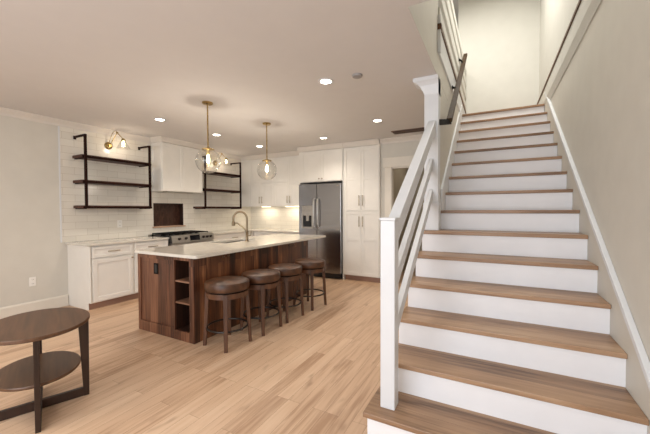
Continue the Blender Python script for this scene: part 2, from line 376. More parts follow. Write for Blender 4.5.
# closed white side under the open steps
pp = [(1.749, 0), (3.371, 0), (3.371, 6*RS-.031)]
for i in range(6, 1, -1): pp += [(NY(i)+.045, i*RS-.031), (NY(i)+.045, (i-1)*RS-.031)]
pp += [(1.749, RS-.031)]
MB().prism(pp, 'x', -.61, -.57).build('side_panel', m_riser, st)
def skirt(x0, x1, ya, yb, name, h=.16, mat=m_wall, capw=None):
    zz = lambda y: RS*2 + (y-1.985)*RS/TR + h
    MB().prism([(ya, zz(ya)-.46), (yb, zz(yb)-.46), (yb, zz(yb)), (ya, zz(ya))], 'x', x0, x1).build(name, mat, st)
    return zz
skirt(.6455, .664, 1.15, 5.62, 'skirt_board')
zz = lambda y, h=.16: RS*2 + (y-1.985)*RS/TR + h
for x0, x1 in ((.634, .664),):
    MB().prism([(1.15, zz(1.15)), (5.62, zz(5.62)), (5.62, zz(5.62)+.04), (1.15, zz(1.15)+.04)], 'x', x0, x1).build('skirt_cap', m_white, st, .003)
MB().prism([(3.45, zz(3.45)-.40), (5.62, zz(5.62)-.40), (5.62, zz(5.62)+.02), (3.45, zz(3.45)+.02)], 'x', -.4885, -.468).build('skirt_board', m_white, st)

# column standing on the sixth tread
co = thing('support_column', (-.545, 3.30, 6*RS), 'square white column standing on the sixth tread, flared capital at the ceiling', 'column')
CX0, CX1, CY0, CY1 = -.612, -.480, 3.238, 3.368
MB().box(CX0, CX1, CY0, CY1, 6*RS, CZ-.001).build('shaft', m_white, co, .003)
MB().box(CX0-.008, CX1+.008, CY0-.010, CY1, 6*RS, 6*RS+.27).build('base', m_white, co, .004)
q = MB()
prof = [(0.0, CZ-.16), (.012, CZ-.13), (.04, CZ-.075), (.075, CZ-.045), (.09, CZ-.04), (.10, CZ-.03), (.10, CZ-.001)]
R_ = []
for o_, z in prof: R_.append([q.bm.verts.new(p) for p in ((CX0-o_, CY0-.55*o_, z), (CX1, CY0-.55*o_, z), (CX1, CY1, z), (CX0-o_, CY1, z))])
q.skin(R_); q.build('capital', m_white, co)

# lower stair railing
ra = thing('stair_railing', (-.546, 1.84, RS), 'white painted stair railing with square newel and two slanted slats', 'railing')
MB().box(-.589, -.503, 1.798, 1.884, RS+.0005, 1.305).build('newel_post', m_white, ra, .004)
MB().box(-.594, -.498, 1.793, 1.889, 1.305, 1.322).build('newel_cap', m_white, ra, .004)
P_ = RS/TR
def slant(x0, x1, ya, yb, za, d): # top line height za at y=1.90
    z = lambda y: za + P_*(y-1.90)
    return MB().prism([(ya, z(ya)-d), (yb, z(yb)-d), (yb, z(yb)), (ya, z(ya))], 'x', x0, x1)
slant(-.575, -.505, 1.887, 3.237, 1.312, .125).build('top_rail', m_white, ra, .003)
slant(-.566, -.528, 1.885, 3.237, .945, .095).build('slat', m_white, ra, .002)
slant(-.566, -.528, 1.885, 3.227, .65, .095).build('slat', m_white, ra, .002)

# upstairs guard railing
ug = thing('upper_guard_railing', (-.48, 3.26, 2.88), 'cream horizontal guard rails upstairs above the left of the stairs', 'railing')
MB().box(-.4887, -.460, 3.225, 3.26, 2.87, 3.225).build('newel_post', m_white, ug, .003)
MB().box(-.4887, -.454, 3.217, 3.266, 3.085, 3.137).build('cap_return', m_edge, ug)
for z0, z1 in ((3.20, 3.31), (3.42, 3.55), (3.63, 3.77), (3.86, 3.95)):
    MB().box(-.50, -.472, 3.251, 6.54, z0, z1).build('rail', m_wallwarm, ug, .002)
MB().box(-.535, -.5, 6.48, 6.545, 3.138, 3.97).build('end_post', m_wallwarm, ug, .002)

# wall handrail
hr = thing('wall_handrail', (-.44, 3.6, 2.3), 'brown wooden handrail on black brackets along the left stair wall', 'handrail')
ha, hb = Vector((-.415, 3.58, 2.325)), Vector((-.415, 5.60, 3.86))
sl = (hb.z-ha.z)/(hb.y-ha.y)
MB().prism([(ha.y, ha.z-.045), (hb.y, hb.z-.045), (hb.y, hb.z), (ha.y, ha.z)], 'x', -.450, -.392).build('rail', m_handrail, hr, .006)
MB().hexa([(-.4795, 3.29, 2.20), (-.4795, 3.33, 2.20), (-.405, 3.63, 2.27), (-.43, 3.60, 2.27)], [(-.4795, 3.29, 2.25), (-.4795, 3.33, 2.25), (-.405, 3.63, 2.32), (-.43, 3.60, 2.32)]).build('bracket', m_black, hr, smooth=True)
for y, y2 in ((4.28, 4.42), (5.08, 5.30)):
    z = ha.z + sl*(y2-ha.y) - .047
    xw = -.472
    MB().cyl((xw, y, z-.03), (xw+.008, y, z-.03), .024).tube([(xw+.006, y, z-.03), (xw+.03, y+.05, z-.025), (-.43, y2-.02, z-.012), (-.42, y2, z+.003)], .013).build('bracket', m_black, hr, smooth=True)

# ------------------------------------------------------------------ kitchen joinery
def face_map(kind, f0):
    """returns box adder in (u, v, n): u along the run, v height, n outwards from the face plane f0"""
    if kind == 'L':   return lambda mb, u0, u1, v0, v1, n0, n1: mb.box(f0+n0, f0+n1, u0, u1, v0, v1)
    return lambda mb, u0, u1, v0, v1, n0, n1: mb.box(u0, u1, f0-n1, f0-n0, v0, v1)
def shaker(kind, f0, u0, u1, v0, v1, name, parent, rail=.06, mid=None, mat=None):
    add = face_map(kind, f0); mb = MB(); g = .0015
    u0 += g; u1 -= g; v0 += g; v1 -= g
    add(mb, u0, u1, v0, v1, .001, .011)
    add(mb, u0, u0+rail, v0, v1, .011, .020); add(mb, u1-rail, u1, v0, v1, .011, .020)
    add(mb, u0+rail, u1-rail, v0, v0+rail, .011, .020); add(mb, u0+rail, u1-rail, v1-rail, v1, .011, .020)
    if mid: add(mb, u0+rail, u1-rail, mid-rail/2, mid+rail/2, .011, .020)
    return mb.build(name, mat or m_cab, parent, .0012, seg=1)
def slab(kind, f0, u0, u1, v0, v1, name, parent):
    return shaker(kind, f0, u0, u1, v0, v1, name, parent, .035)
def bar(kind, f0, u, v, length, vertical, parent):
    n0, n1 = .020, .048
    def pt(uu, vv, n): return (f0+n, uu, vv) if kind == 'L' else (uu, f0-n, vv)
    mb = MB(); h = length/2
    e0, e1 = ((u, v-h), (u, v+h)) if vertical else ((u-h, v), (u+h, v))
    s0, s1 = ((u, v-h*.75), (u, v+h*.75)) if vertical else ((u-h*.75, v), (u+h*.75, v))
    mb.cyl(pt(*e0, n1), pt(*e1, n1), .008, n=10); mb.cyl(pt(*s0, n0), pt(*s0, n1), .005, n=8); mb.cyl(pt(*s1, n0), pt(*s1, n1), .005, n=8)
    return mb.build('handle', m_nickel, parent, smooth=True)
def knob(kind, f0, u, v, parent):
    d = (1, 0, 0) if kind == 'L' else (0, -1, 0); c = (f0+.020, u, v) if kind == 'L' else (u, f0-.020, v)
    return MB().lathe([(.006, 0), (.006, .014), (.014, .02), (.015, .027), (.009, .032)], c, 14, d).build('knob', m_nickel, parent, smooth=True)

CF = -4.85     # carcass front plane of the left run
def base_cab(y0, y1, label, end=False, split=False, knob_at=None):
    t = thing('base_cabinet', (-5.14, (y0+y1)/2, 0), label, 'cabinet', 'white base cabinets')
    MB().box(WL+.0005, CF, y0, y1, .095, .882).build('body', m_cab, t)
    MB().box(WL+.06, CF-.06, y0+(.0 if not end else .0), y1, 0, .095).build('toe_kick', m_toe, t)
    if end: MB().box(WL+.0005, CF-.05, y0-.006, y0-.0002, 0, .882).box(CF-.05, CF+.019, y0-.006, y0-.0002, .10, .882).build('end_panel', m_cab, t)
    d = slab('L', CF, y0+.02, y1-.01, .715, .868, 'drawer', t); bar('L', CF, (y0+y1)/2, .795, .16, False, d)
    if split:
        m = (y0+y1)/2
        a = shaker('L', CF, y0+.02, m, .11, .70, 'door', t); knob('L', CF, m-.03, .66, a)
        b = shaker('L', CF, m, y1-.01, .11, .70, 'door', t); knob('L', CF, m+.03, .66, b)
    else:
        a = shaker('L', CF, y0+.02, y1-.01, .11, .70, 'door', t); knob('L', CF, knob_at or y1-.04, .665, a)
    return t
base_cab(2.30, 2.885, 'white base cabinet at the left end of the counter run, nearest the side table', end=True, knob_at=2.85)
base_cab(2.886, 3.476, 'white base cabinet just left of the range, behind the island corner', knob_at=2.95)
base_cab(4.395, 5.619, 'white base cabinet right of the range, running to the kitchen corner', split=True)
# back run
bc = thing('base_cabinet', (-4.2, 5.9, 0), 'white base cabinet on the back wall beside the refrigerator', 'cabinet', 'white base cabinets')
MB().box(-4.849, -3.60, 5.62, YB-.001, .095, .882).build('body', m_cab, bc)
MB().box(-4.80, -3.60, 5.68, YB-.05, 0, .095).build('toe_kick', m_toe, bc)
for a, b in ((-4.80, -4.2), (-4.2, -3.60)):
    d = slab('B', 5.62, a, b, .715, .868, 'drawer', bc); bar('B', 5.62, (a+b)/2, .795, .16, False, d)
    d = shaker('B', 5.62, a, b, .11, .70, 'door', bc); knob('B', 5.62, b-.04 if a < -4.5 else a+.04, .665, d)
ct = MB().box(WL+.0095, -4.815, 2.265, 3.477, .884, .914)
tag(ct.build('countertop', m_quartz, None, .003), 'white quartz countertop left of the range on white cabinets', 'countertop')
ct = MB().prism([(WL+.0095, 4.394), (-4.815, 4.394), (-4.815, 5.585), (-3.60, 5.585), (-3.60, YB-.0095), (WL+.0095, YB-.0095)], 'z', .884, .914)
tag(ct.build('countertop', m_quartz, None, .003), 'white quartz countertop turning the kitchen corner towards the refrigerator', 'countertop')

# cabinet that hides the hood
hc = thing('hood_cabinet', (-5.29, 4.02, 1.71), 'white two-door wall cabinet hung above the range', 'cabinet')
HF = -5.16; HY0, HY1 = 3.60, 4.465
MB().box(WL+.0095, HF, HY0, HY1, 1.712, CZ-.08).build('body', m_cab, hc, .002)
mb = MB()
for (a, b, c, d) in ((WL+.01, WL+.05, 1.712, CZ-.085), (HF-.05, HF, 1.712, CZ-.085), (WL+.05, HF-.05, 1.712, 1.77), (WL+.05, HF-.05, CZ-.145, CZ-.085), (WL+.05, HF-.05, 2.15, 2.2)): mb.box(a, b, HY0-.008, HY0-.0002, c, d)
mb.build('side_panel', m_cab, hc)
a = shaker('L', HF, HY0, (HY0+HY1)/2, 1.715, CZ-.085, 'door', hc); b = shaker('L', HF, (HY0+HY1)/2, HY1, 1.715, CZ-.085, 'door', hc)
MB().box(-5.36, -5.22, 3.75, 4.3, 1.70, 1.7115).build('hood_insert', m_steel2, hc)
o_ = .07
mb = MB(); R_ = []
for oo, z in ((0.0, CZ-.0795), (.015, CZ-.0795), (.03, CZ-.055), (.065, CZ-.02), (.075, CZ-.012), (.075, CZ-.001)):
    R_.append([mb.bm.verts.new(p) for p in ((WL+.01, HY0-oo, z), (HF+.02+oo, HY0-oo, z), (HF+.02+oo, HY1+oo, z), (WL+.01, HY1+oo, z))])
mb.skin(R_); mb.build('crown', m_crown, hc)

# wall cabinets on the back wall
UF = 5.90
def upper(x0, x1, label, fill=0):
    t = thing('wall_cabinet', ((x0+x1)/2, 6.05, 1.44), label, 'cabinet', 'white wall cabinets beside the refrigerator')
    MB().box(x0, x1, UF, YB-.01, 1.447, CZ-.001).build('body', m_cab, t)
    if fill: MB().box(x0, x0+fill, UF-.019, UF-.0002, 1.447, CZ-.09).build('filler', m_cab, t)
    a0 = x0+fill; m = (a0+x1)/2
    for (a, b, s) in ((a0, m, -1), (m, x1, 1)):
        shaker('B', UF, a, b, 1.985, CZ-.10, 'upper_door', t, .055)
        d = shaker('B', UF, a, b, 1.45, 1.98, 'lower_door', t, .055); bar('B', UF, m+s*.035, 1.60, .16, True, d)
    MB().prism([(UF-.0002, CZ-.09), (UF-.012, CZ-.09), (UF-.065, CZ-.02), (UF-.075, CZ-.012), (UF-.075, CZ-.001), (UF-.0002, CZ-.001)], 'x', x0, x1).build('crown', m_crown, t)
    MB().box(x0+.25+fill, x1-.2, 6.02, 6.05, 1.437, 1.4468).build('light_strip', m_led, t)
    return t
upper(WL+.0095, -4.478, 'white wall cabinet in the kitchen corner, right of the open shelves', .26)
upper(-4.477, -3.60, 'white wall cabinet between the corner cabinet and the refrigerator')
for x in (-4.82, -4.02): area('under_cabinet_light', (x, 6.04, 1.430), (.42, .04), 1.5, (1, .87, .68))

# tall cabinet above the fridge
fc = thing('refrigerator_cabinet', (-3.08, 5.9, 1.92), 'white two-door cabinet fitted above the stainless refrigerator', 'cabinet')
FF = 5.62
MB().box(-3.60, -2.581, FF, YB-.001, 1.93, CZ-.001).box(-3.599, -3.575, FF, YB-.001, .0, 1.93).box(-2.60, -2.581, FF, YB-.001, .0, 1.93).build('body', m_cab, fc)
for a, b, s in ((-3.54, -3.07, -1), (-3.07, -2.60, 1)):
    d = shaker('B', FF, a, b, 1.945, CZ-.10, 'door', fc, .055); knob('B', FF, -3.07+s*.035, 1.99, d)
MB().prism([(FF-.0002, CZ-.09), (FF-.025, CZ-.09), (FF-.07, CZ-.02), (FF-.08, CZ-.012), (FF-.08, CZ-.001), (FF-.0002, CZ-.001)], 'x', -3.60, -2.581).build('crown', m_crown, fc)
# pantry
pc = thing('pantry_cabinet', (-2.21, 5.9, 0), 'tall white four-door pantry cabinet right of the refrigerator', 'cabinet')
MB().box(-2.58, -1.852, 5.632, YB-.001, .10, CZ-.001).build('body', m_cab, pc)
MB().box(-2.57, -1.86, 5.68, YB-.05, 0, .0995).build('toe_kick', m_toe, pc)
for a, b, s in ((-2.565, -2.215, -1), (-2.215, -1.865, 1)):
    d = shaker('B', 5.632, a, b, .115, 1.335, 'lower_door', pc, .055, .80); bar('B', 5.632, -2.215+s*.035, 1.14, .20, True, d)
    d = shaker('B', 5.632, a, b, 1.345, CZ-.10, 'upper_door', pc, .055, 1.96); bar('B', 5.632, -2.215+s*.035, 1.54, .20, True, d)
MB().prism([(5.6318, CZ-.09), (5.607, CZ-.09), (5.562, CZ-.02), (5.552, CZ-.012), (5.552, CZ-.001), (5.6318, CZ-.001)], 'x', -2.58, -1.852).build('crown', m_crown, pc)

# refrigerator
rf = thing('refrigerator', (-3.08, 5.8, 0), 'stainless steel side-by-side refrigerator between white cabinets', 'refrigerator')
RF = 5.56
MB().box(-3.565, -2.615, RF+.045, 6.18, .02, 1.895).build('body', m_plastic, rf)
MB().box(-3.55, -2.63, RF+.02, RF+.044, .02, .105).build('grille', m_plastic, rf)
fd = MB()
S = -3.145
fd.box(-3.567, -3.50, RF, RF+.043, .115, 1.885).box(-3.235, S-.004, RF, RF+.043, .115, 1.885).box(-3.50, -3.235, RF, RF+.043, .115, .99).box(-3.50, -3.235, RF, RF+.043, 1.45, 1.885)
fd = fd.build('freezer_door', m_steel, rf)
dp = MB().box(-3.4995, -3.2355, RF+.034, RF+.043, .9905, 1.4495).box(-3.4995, -3.2355, RF-.003, RF+.034, 1.25, 1.4495).box(-3.4995, -3.2355, RF-.003, RF+.034, .9905, 1.02).box(-3.4995, -3.47, RF-.003, RF+.034, 1.02, 1.25).box(-3.265, -3.2355, RF-.003, RF+.034, 1.02, 1.25).build('ice_dispenser', m_steel2, fd)
MB().box(-3.469, -3.266, RF+.030, RF+.0338, 1.021, 1.249).build('dispenser_recess', m_plastic, fd)
MB().box(-3.40, -3.34, RF+.006, RF+.03, 1.14, 1.249).build('dispenser_paddle', m_steel2, fd)
rd = MB().box(S+.004, -2.613, RF, RF+.043, .115, 1.885).build('refrigerator_door', m_steel, rf, .006)
for x, dd in ((S-.045, fd), (S+.045, rd)):
    MB().tube([(x, RF, 1.60), (x, RF-.05, 1.575), (x, RF-.062, 1.50), (x, RF-.065, 1.30), (x, RF-.062, 1.10), (x, RF-.05, 1.03), (x, RF, 1.005)], .014, 12).build('handle', m_steel2, dd, smooth=True)
MB().box(-2.70, -2.66, RF-.001, RF-.0001, 1.83, 1.84).build('badge', m_nickel, rd)

# range
rg = thing('gas_range', (-5.1, 3.95, 0), 'stainless steel gas range with black grates set in the white counter', 'range')
G0, G1, GF = 3.50, 4.39, -4.80
MB().box(WL+.02, GF, G0, G1, .05, .905).box(WL+.012, WL+.06, G0, G1, .905, .94).build('body', m_steel2, rg, .003)
MB().box(GF+.0005, GF+.035, G0, G1, .115, .79).build('oven_door', m_steel2, rg, .004)
MB().tube([(GF+.036, G0+.08, .74), (GF+.085, G0+.08, .74), (GF+.085, G1-.08, .74), (GF+.036, G1-.08, .74)], .011).build('oven_handle', m_nickel, rg, smooth=True)
cpn = MB().prism([(GF+.0005, .81), (GF+.045, .815), (GF+.02, .935), (GF-.06, .94), (GF-.06, .906), (GF+.0005, .906)], 'y', G0-.012, G1+.004).build('control_panel', m_steel2, rg, .002)
MB().prism([(GF-.03, .806), (GF+.047, .808), (GF+.022, .938), (GF-.06, .944), (GF-.06, .9), (GF-.03, .9)], 'y', G0-.022, G0-.0125).build('end_cap', m_plastic, rg)
def onpanel(y, v, n): return (GF+.045-.025*v+.979*n, y, .815+.12*v+.204*n)
for y in (3.63, 3.76, 4.14, 4.225, 4.31):
    MB().lathe([(.024, .0), (.024, .008), (.019, .012), (.018, .034), (.012, .036)], onpanel(y, .5, 0), 16, (.979, 0, .204)).build('knob', m_ring, cpn, smooth=True)
lo = [onpanel(3.85, .12, .0005), onpanel(4.06, .12, .0005), onpanel(4.06, .12, .002), onpanel(3.85, .12, .002)]
hi = [onpanel(3.85, .88, .0005), onpanel(4.06, .88, .0005), onpanel(4.06, .88, .002), onpanel(3.85, .88, .002)]
MB().hexa(lo, hi).build('display', m_screen, cpn)
MB().box(WL+.07, GF-.07, G0+.02, G1-.02, .906, .914).build('cooktop', m_plastic, rg)
for k in range(3):
    a = G0+.03+k*.278; b = a+.268; g = MB()
    for x in (WL+.09, WL+.2, -5.14, -5.02, GF-.09): g.box(x-.006, x+.006, a, b, .950, .966)
    for y in (a+.006, (a+b)/2, b-.006): g.box(WL+.09, GF-.09, y-.006, y+.006, .950, .966)
    for x in (WL+.09, GF-.09):
        for y in (a+.006, b-.006): g.box(x-.007, x+.007, y-.007, y+.007, .9142, .950)
    g.build('grate', m_black, rg)
    for x in (WL+.2, -5.02): MB().lathe([(.045, 0), (.045, .012), (.03, .02), (.01, .022)], (x, (a+b)/2, .9142), 16).build('burner', m_black, rg, smooth=True)

# open shelves with iron frames
def shelf_unit(y0, y1, ya, yb, label, zs=(2.145, 1.785, 1.418)):
    t = thing('wall_shelf_unit', (-5.25, (y0+y1)/2, 1.41), label, 'shelf', 'open shelf units on the tiled wall')
    for z in zs:
        MB().box(WL+.010, -5.155, y0, y1, z-.014, z+.026).build('shelf', m_shelf, t, .002)
    for y in (ya, yb):
        f = MB(); zt = 2.46
        f.box(-5.154, -5.126, y-.016, y+.016, zs[-1]-.018, zt).box(WL+.02, -5.154, y-.013, y+.013, zt-.026, zt).box(WL+.0092, WL+.02, y-.018, y+.018, zt-.048, zt+.004)
        for z in zs: f.box(WL+.0095, -5.154, y-.012, y+.012, z-.026, z-.0145)
        f.build('bracket_frame', m_iron, t, .002)
    for z in zs: MB().box(-5.154, -5.146, min(ya, y0)+.0 if False else y0, y1, z-.018, z+.012).build('edge_bar', m_iron, t)
    return t
shelf_unit(2.375, 3.40, 2.41, 3.365, 'three dark wood shelves on iron frames near the left end of the tiled wall')
shelf_unit(4.47, 5.56, 4.53, 5.54, 'three dark wood shelves on iron frames between the hood cabinet and the corner')

# ------------------------------------------------------------------ island
IX0, IX1, IY0, IY1 = -3.62, -2.69, 2.205, 4.46
isl = thing('kitchen_island', (-3.15, 3.3, 0), 'dark walnut kitchen island with open cubbies at its near end', 'kitchen island')
CU0, CU1 = -2.985, -2.757
b = MB()
b.box(IX0+.02, IX1-.02, IY0+.36, IY1-.02, .0, .66)
b.box(IX0+.02, IX1-.02, IY0+.36, 3.165, .66, .880).box(IX0+.02, IX1-.02, 3.855, IY1-.02, .66, .880)
b.box(IX0+.02, -3.572, 3.165, 3.855, .66, .880).box(-3.228, IX1-.02, 3.165, 3.855, .66, .880)
b.box(IX0+.02, CU0-.02, IY0+.02, IY0+.36, .0, .880)
b.build('body', m_walnut_d, isl)
fr = MB()
fr.box(IX0, IX0+.045, IY0, IY0+.02, 0, .880).box(IX0+.045, CU0-.04, IY0, IY0+.02, 0, .115).box(IX0+.045, CU0-.04, IY0, IY0+.02, .835, .880)
fr.box(CU0-.04, CU0, IY0, IY0+.02, 0, .880).box(CU0, IX1-.066, IY0, IY0+.02, 0, .10).box(CU0, IX1-.066, IY0, IY0+.02, .845, .880).box(IX1-.066, IX1, IY0, IY0+.02, 0, .880)
fr.build('end_frame', m_walnut_e, isl, .0015)
pn = MB().box(IX0+.046, CU0-.041, IY0+.013, IY0+.0195, .116, .834).build('end_panel', m_walnut_e, isl)
ol = MB().box(-3.335, -3.265, IY0+.005, IY0+.0128, .665, .785).build('outlet_cover', m_black, isl)
MB().box(-3.318, -3.282, IY0+.0035, IY0+.0048, .68, .77).build('socket', m_plastic, ol)
MB().box(CU0-.0195, CU0, IY0+.0205, IY0+.3595, .0, .880).box(CU1+.0, CU1+.02, IY0+.0205, IY0+.3595, .0, .880).box(CU0, CU1, IY0+.35, IY0+.3595, .10, .880).box(CU0, CU1, IY0+.0205, IY0+.35, .085, .10).build('cubby_box', m_walnut_d, isl)
for z in (.385, .612): MB().box(CU0+.0005, CU1-.0005, IY0+.012, IY0+.349, z, z+.018).build('cubby_shelf', m_walnut_h, isl)
MB().box(IX1-.0195, IX1, IY0+.0205, IY1-.02, 0, .880).build('side_cladding', m_walnut_v, isl, .001)
MB().box(IX0, IX1, IY1-.0195, IY1, 0, .880).build('far_panel', m_walnut_e, isl, .001)
MB().box(IX0, IX0+.0195, IY0+.0205, IY1-.02, .10, .880).build('back_doors', m_walnut_e, isl, .001)
for y in (2.60, 3.93):
    for dy in (0, .075): MB().tube([(IX1, y+dy, .845), (IX1+.022, y+dy, .845), (IX1+.028, y+dy, .855)], .006, 8).build('hook', m_nickel, isl, smooth=True)
# top with sink cut-out
SX0, SX1, SY0, SY1 = -3.56, -3.24, 3.18, 3.84
TX0, TX1, TY0, TY1 = -3.655, -2.615, 2.172, 4.97
tp = MB()
def slabhole(mb, z0, z1):
    xs = (TX0, SX0, SX1, TX1); ys = (TY0, SY0, SY1, TY1)
    V = {}
    for k, z in enumerate((z0, z1)):
        for i in range(4):
            for j in range(4): V[i, j, k] = mb.bm.verts.new((xs[i], ys[j], z))
    for i in range(3):
        for j in range(3):
            if i == 1 and j == 1: continue
            for k in (0, 1): mb.bm.faces.new([V[i, j, k], V[i+1, j, k], V[i+1, j+1, k], V[i, j+1, k]])
    for i in range(3):
        mb.bm.faces.new([V[i, 0, 0], V[i+1, 0, 0], V[i+1, 0, 1], V[i, 0, 1]]); mb.bm.faces.new([V[i, 3, 0], V[i+1, 3, 0], V[i+1, 3, 1], V[i, 3, 1]])
        mb.bm.faces.new([V[0, i, 0], V[0, i+1, 0], V[0, i+1, 1], V[0, i, 1]]); mb.bm.faces.new([V[3, i, 0], V[3, i+1, 0], V[3, i+1, 1], V[3, i, 1]])
    mb.bm.faces.new([V[1, 1, 0], V[2, 1, 0], V[2, 1, 1], V[1, 1, 1]]); mb.bm.faces.new([V[1, 2, 0], V[2, 2, 0], V[2, 2, 1], V[1, 2, 1]])
    mb.bm.faces.new([V[1, 1, 0], V[1, 2, 0], V[1, 2, 1], V[1, 1, 1]]); mb.bm.faces.new([V[2, 1, 0], V[2, 2, 0], V[2, 2, 1], V[2, 1, 1]])
slabhole(tp, .882, .914)
ed = [e for e in tp.bm.edges if abs(e.verts[0].co.z-e.verts[1].co.z) > .01 and abs(e.verts[0].co.x-e.verts[1].co.x) < 1e-5 and (e.verts[0].co.x in (TX0, TX1) or abs(e.verts[0].co.x-TX0) < 1e-4 or abs(e.verts[0].co.x-TX1) < 1e-4) and (abs(e.verts[0].co.y-TY0) < 1e-4 or abs(e.verts[0].co.y-TY1) < 1e-4)]
bmesh.ops.bevel(tp.bm, geom=ed, offset=.035, segments=5, affect='EDGES', profile=.5)
tag(tp.build('island_countertop', m_quartz, None, .003), 'white quartz top of the island with an undermount sink', 'countertop')
sk = MB(); e = .008
sk.box(SX0-e, SX0, SY0-e, SY1+e, .8809, .8815).box(SX1, SX1+e, SY0-e, SY1+e, .8809, .8815).box(SX0, SX1, SY0-e, SY0, .8809, .8815).box(SX0, SX1, SY1, SY1+e, .8809, .8815)
skt = tag(sk.build('undermount_sink', m_steel2, None), 'stainless steel undermount sink in the island countertop', 'sink')
skb = MB(); a, c = .004, .69
skb.box(SX0-a, SX0, SY0-a, SY1+a, c, .8808).box(SX1, SX1+a, SY0-a, SY1+a, c, .8808).box(SX0, SX1, SY0-a, SY0, c, .8808).box(SX0, SX1, SY1, SY1+a, c, .8808).box(SX0-a, SX1+a, SY0-a, SY1+a, c-.004, c)
skb.build('basin', m_steel2, skt)
MB().lathe([(.045, .0002), (.045, .003), (.03, .004), (.028, .001)], ((SX0+SX1)/2, (SY0+SY1)/2, c), 20).build('drain', m_nickel, skt, smooth=True)
# faucet
FX, FY = -3.165, 3.535
fa = thing('kitchen_faucet', (FX, FY, .914), 'brushed nickel gooseneck faucet standing on the island countertop', 'faucet')
MB().lathe([(.030, 0), (.030, .008), (.024, .014), (.020, .03), (.020, .13), (.023, .135), (.023, .15), (.016, .155)], (FX, FY, .914), 20).build('base', m_faucet, fa, smooth=True)
dx, dy = -.88, -.47        # spout reaches towards the sink
arc = [(FX, FY, 1.065), (FX, FY, 1.24)]
RR = .098; 
for k in range(1, 15):
    a = PI*k/14*1.02; s_ = RR*(1-math.cos(a)); arc.append((FX+dx*s_, FY+dy*s_, 1.24+RR*1.06*math.sin(a)))
ex = arc[-1]; arc.append((ex[0]-dx*0.0, ex[1], ex[2]-.03))
MB().tube(arc, .0150, 14).build('spout', m_faucet, fa, smooth=True)
MB().lathe([(.016, 0), (.024, -.015), (.028, -.04), (.024, -.062), (.016, -.065)], (ex[0], ex[1], ex[2]-.028), 18).build('spray_head', m_faucet, fa, smooth=True)
hz = ex[2]-.07
MB().tube([(ex[0]-dx*.012, ex[1]-dy*.012, hz+.02), (ex[0]-dx*.06, ex[1]-dy*.06, hz+.015), (FX+dx*.06, FY+dy*.06, hz-.045), (FX, FY, hz-.11)], .010, 10).build('spray_arm', m_faucet, fa, smooth=True)
MB().cyl((FX, FY, .99), (FX+.05, FY+.025, 1.0), .008, n=10).cyl((FX+.05, FY+.025, 1.0), (FX+.055, FY+.028, 1.06), .006, n=10).build('lever', m_faucet, fa, smooth=True)

# ------------------------------------------------------------------ stools
def stool():
    t = thing('bar_stool', (0, 0, 0), 'x', 'stool', 'round leather stools along the island')
    MB().lathe([(.05, .562), (.200, .562), (.216, .570), (.221, .590), (.221, .632), (.214, .648), (.19, .657), (.09, .662), (.001, .662)], (0, 0, 0), 48).build('seat', m_leather, t, smooth=True)
    MB().torus((0, 0, .634), .2175, .004, 48, 6).build('piping', m_leather, t, smooth=True)
    MB().lathe([(.17, .551), (.192, .551), (.192, .5615), (.17, .5615)], (0, 0, 0), 40).build('swivel_plate', m_black, t, smooth=True)
    ap = MB(); R0, R1 = .182, .206; n = 40
    ri = []
    for i in range(n):
        a = 2*PI*i/n; c, s = math.cos(a), math.sin(a)
        ri.append([ap.bm.verts.new((c*r, s*r, z)) for r, z in ((R0, .500), (R1, .500), (R1, .5505), (R0, .5505))])
    for i in range(n):
        A, B = ri[i], ri[(i+1) % n]
        for j in range(4): ap.bm.faces.new((A[j], A[(j+1) % 4], B[(j+1) % 4], B[j]))
    ap.build('apron', m_stoolwood, t, smooth=True)
    for k in range(4):
        a = PI/4 + k*PI/2; c, s = math.cos(a), math.sin(a)
        def corner(r, tt, z): return (c*r - s*tt, s*r + c*tt, z)
        m = MB(); 
        m.hexa([corner(.208, -.017, 0), corner(.242, -.017, 0), corner(.242, .017, 0), corner(.208, .017, 0)],
               [corner(.176, -.023, .5505), corner(.214, -.023, .5505), corner(.214, .023, .5505), corner(.176, .023, .5505)])
        m.build('leg', m_stoolwood, t, .004)
    MB().torus((0, 0, .185), .200, .010).build('foot_ring', m_ring, t, smooth=True)
    return t
labs = ['brown leather stool nearest the cubbies at the island corner', 'brown leather stool second from the cubby end of the island',
        'brown leather stool third from the cubby end, before the farthest one', 'brown leather stool farthest along the island, nearest the refrigerator']
s0 = stool()
for k, (x, y, a) in enumerate(((-2.41, 2.39, -.08), (-2.365, 2.87, -.02), (-2.35, 3.328, -.09), (-2.31, 3.875, -.11))):
    o = s0 if k == 0 else copy_tree(s0)
    o.location = (x, y, 0); o.rotation_euler.z = a; o['label'] = labs[k]

# ------------------------------------------------------------------ side table
TC = Vector((-2.767, .983, 0)); TA = 1.201; SA, SB = .290, .356
tb = thing('oval_side_table', (0, 0, 0), 'dark brown oval side table with a lower shelf and cross base', 'table')
def oval(a, b, z0, z1, mb, n=64):
    R = []
    for (s, z) in ((.985, z0), (1.0, z0+.006), (1.0, z1-.004), (.99, z1)):
        R.append([mb.bm.verts.new((a*s*math.cos(2*PI*i/n), b*s*math.sin(2*PI*i/n), z)) for i in range(n)])
    return mb.skin(R)
oval(SA, SB, .580, .605, MB()).build('table_top', m_tablewood, tb, smooth=True)
oval(SA*.80, SB*.80, .268, .288, MB()).build('lower_shelf', m_tablewood, tb, smooth=True)
for sx in (1, -1):
    m = MB(); m.hexa([(sx*.245, -.014, 0), (sx*.278, -.014, 0), (sx*.278, .014, 0), (sx*.245, .014, 0)], [(sx*.218, -.014, .5795), (sx*.282, -.014, .5795), (sx*.282, .014, .5795), (sx*.218, .014, .5795)])
    m.build('leg', m_tabledark, tb, .002)
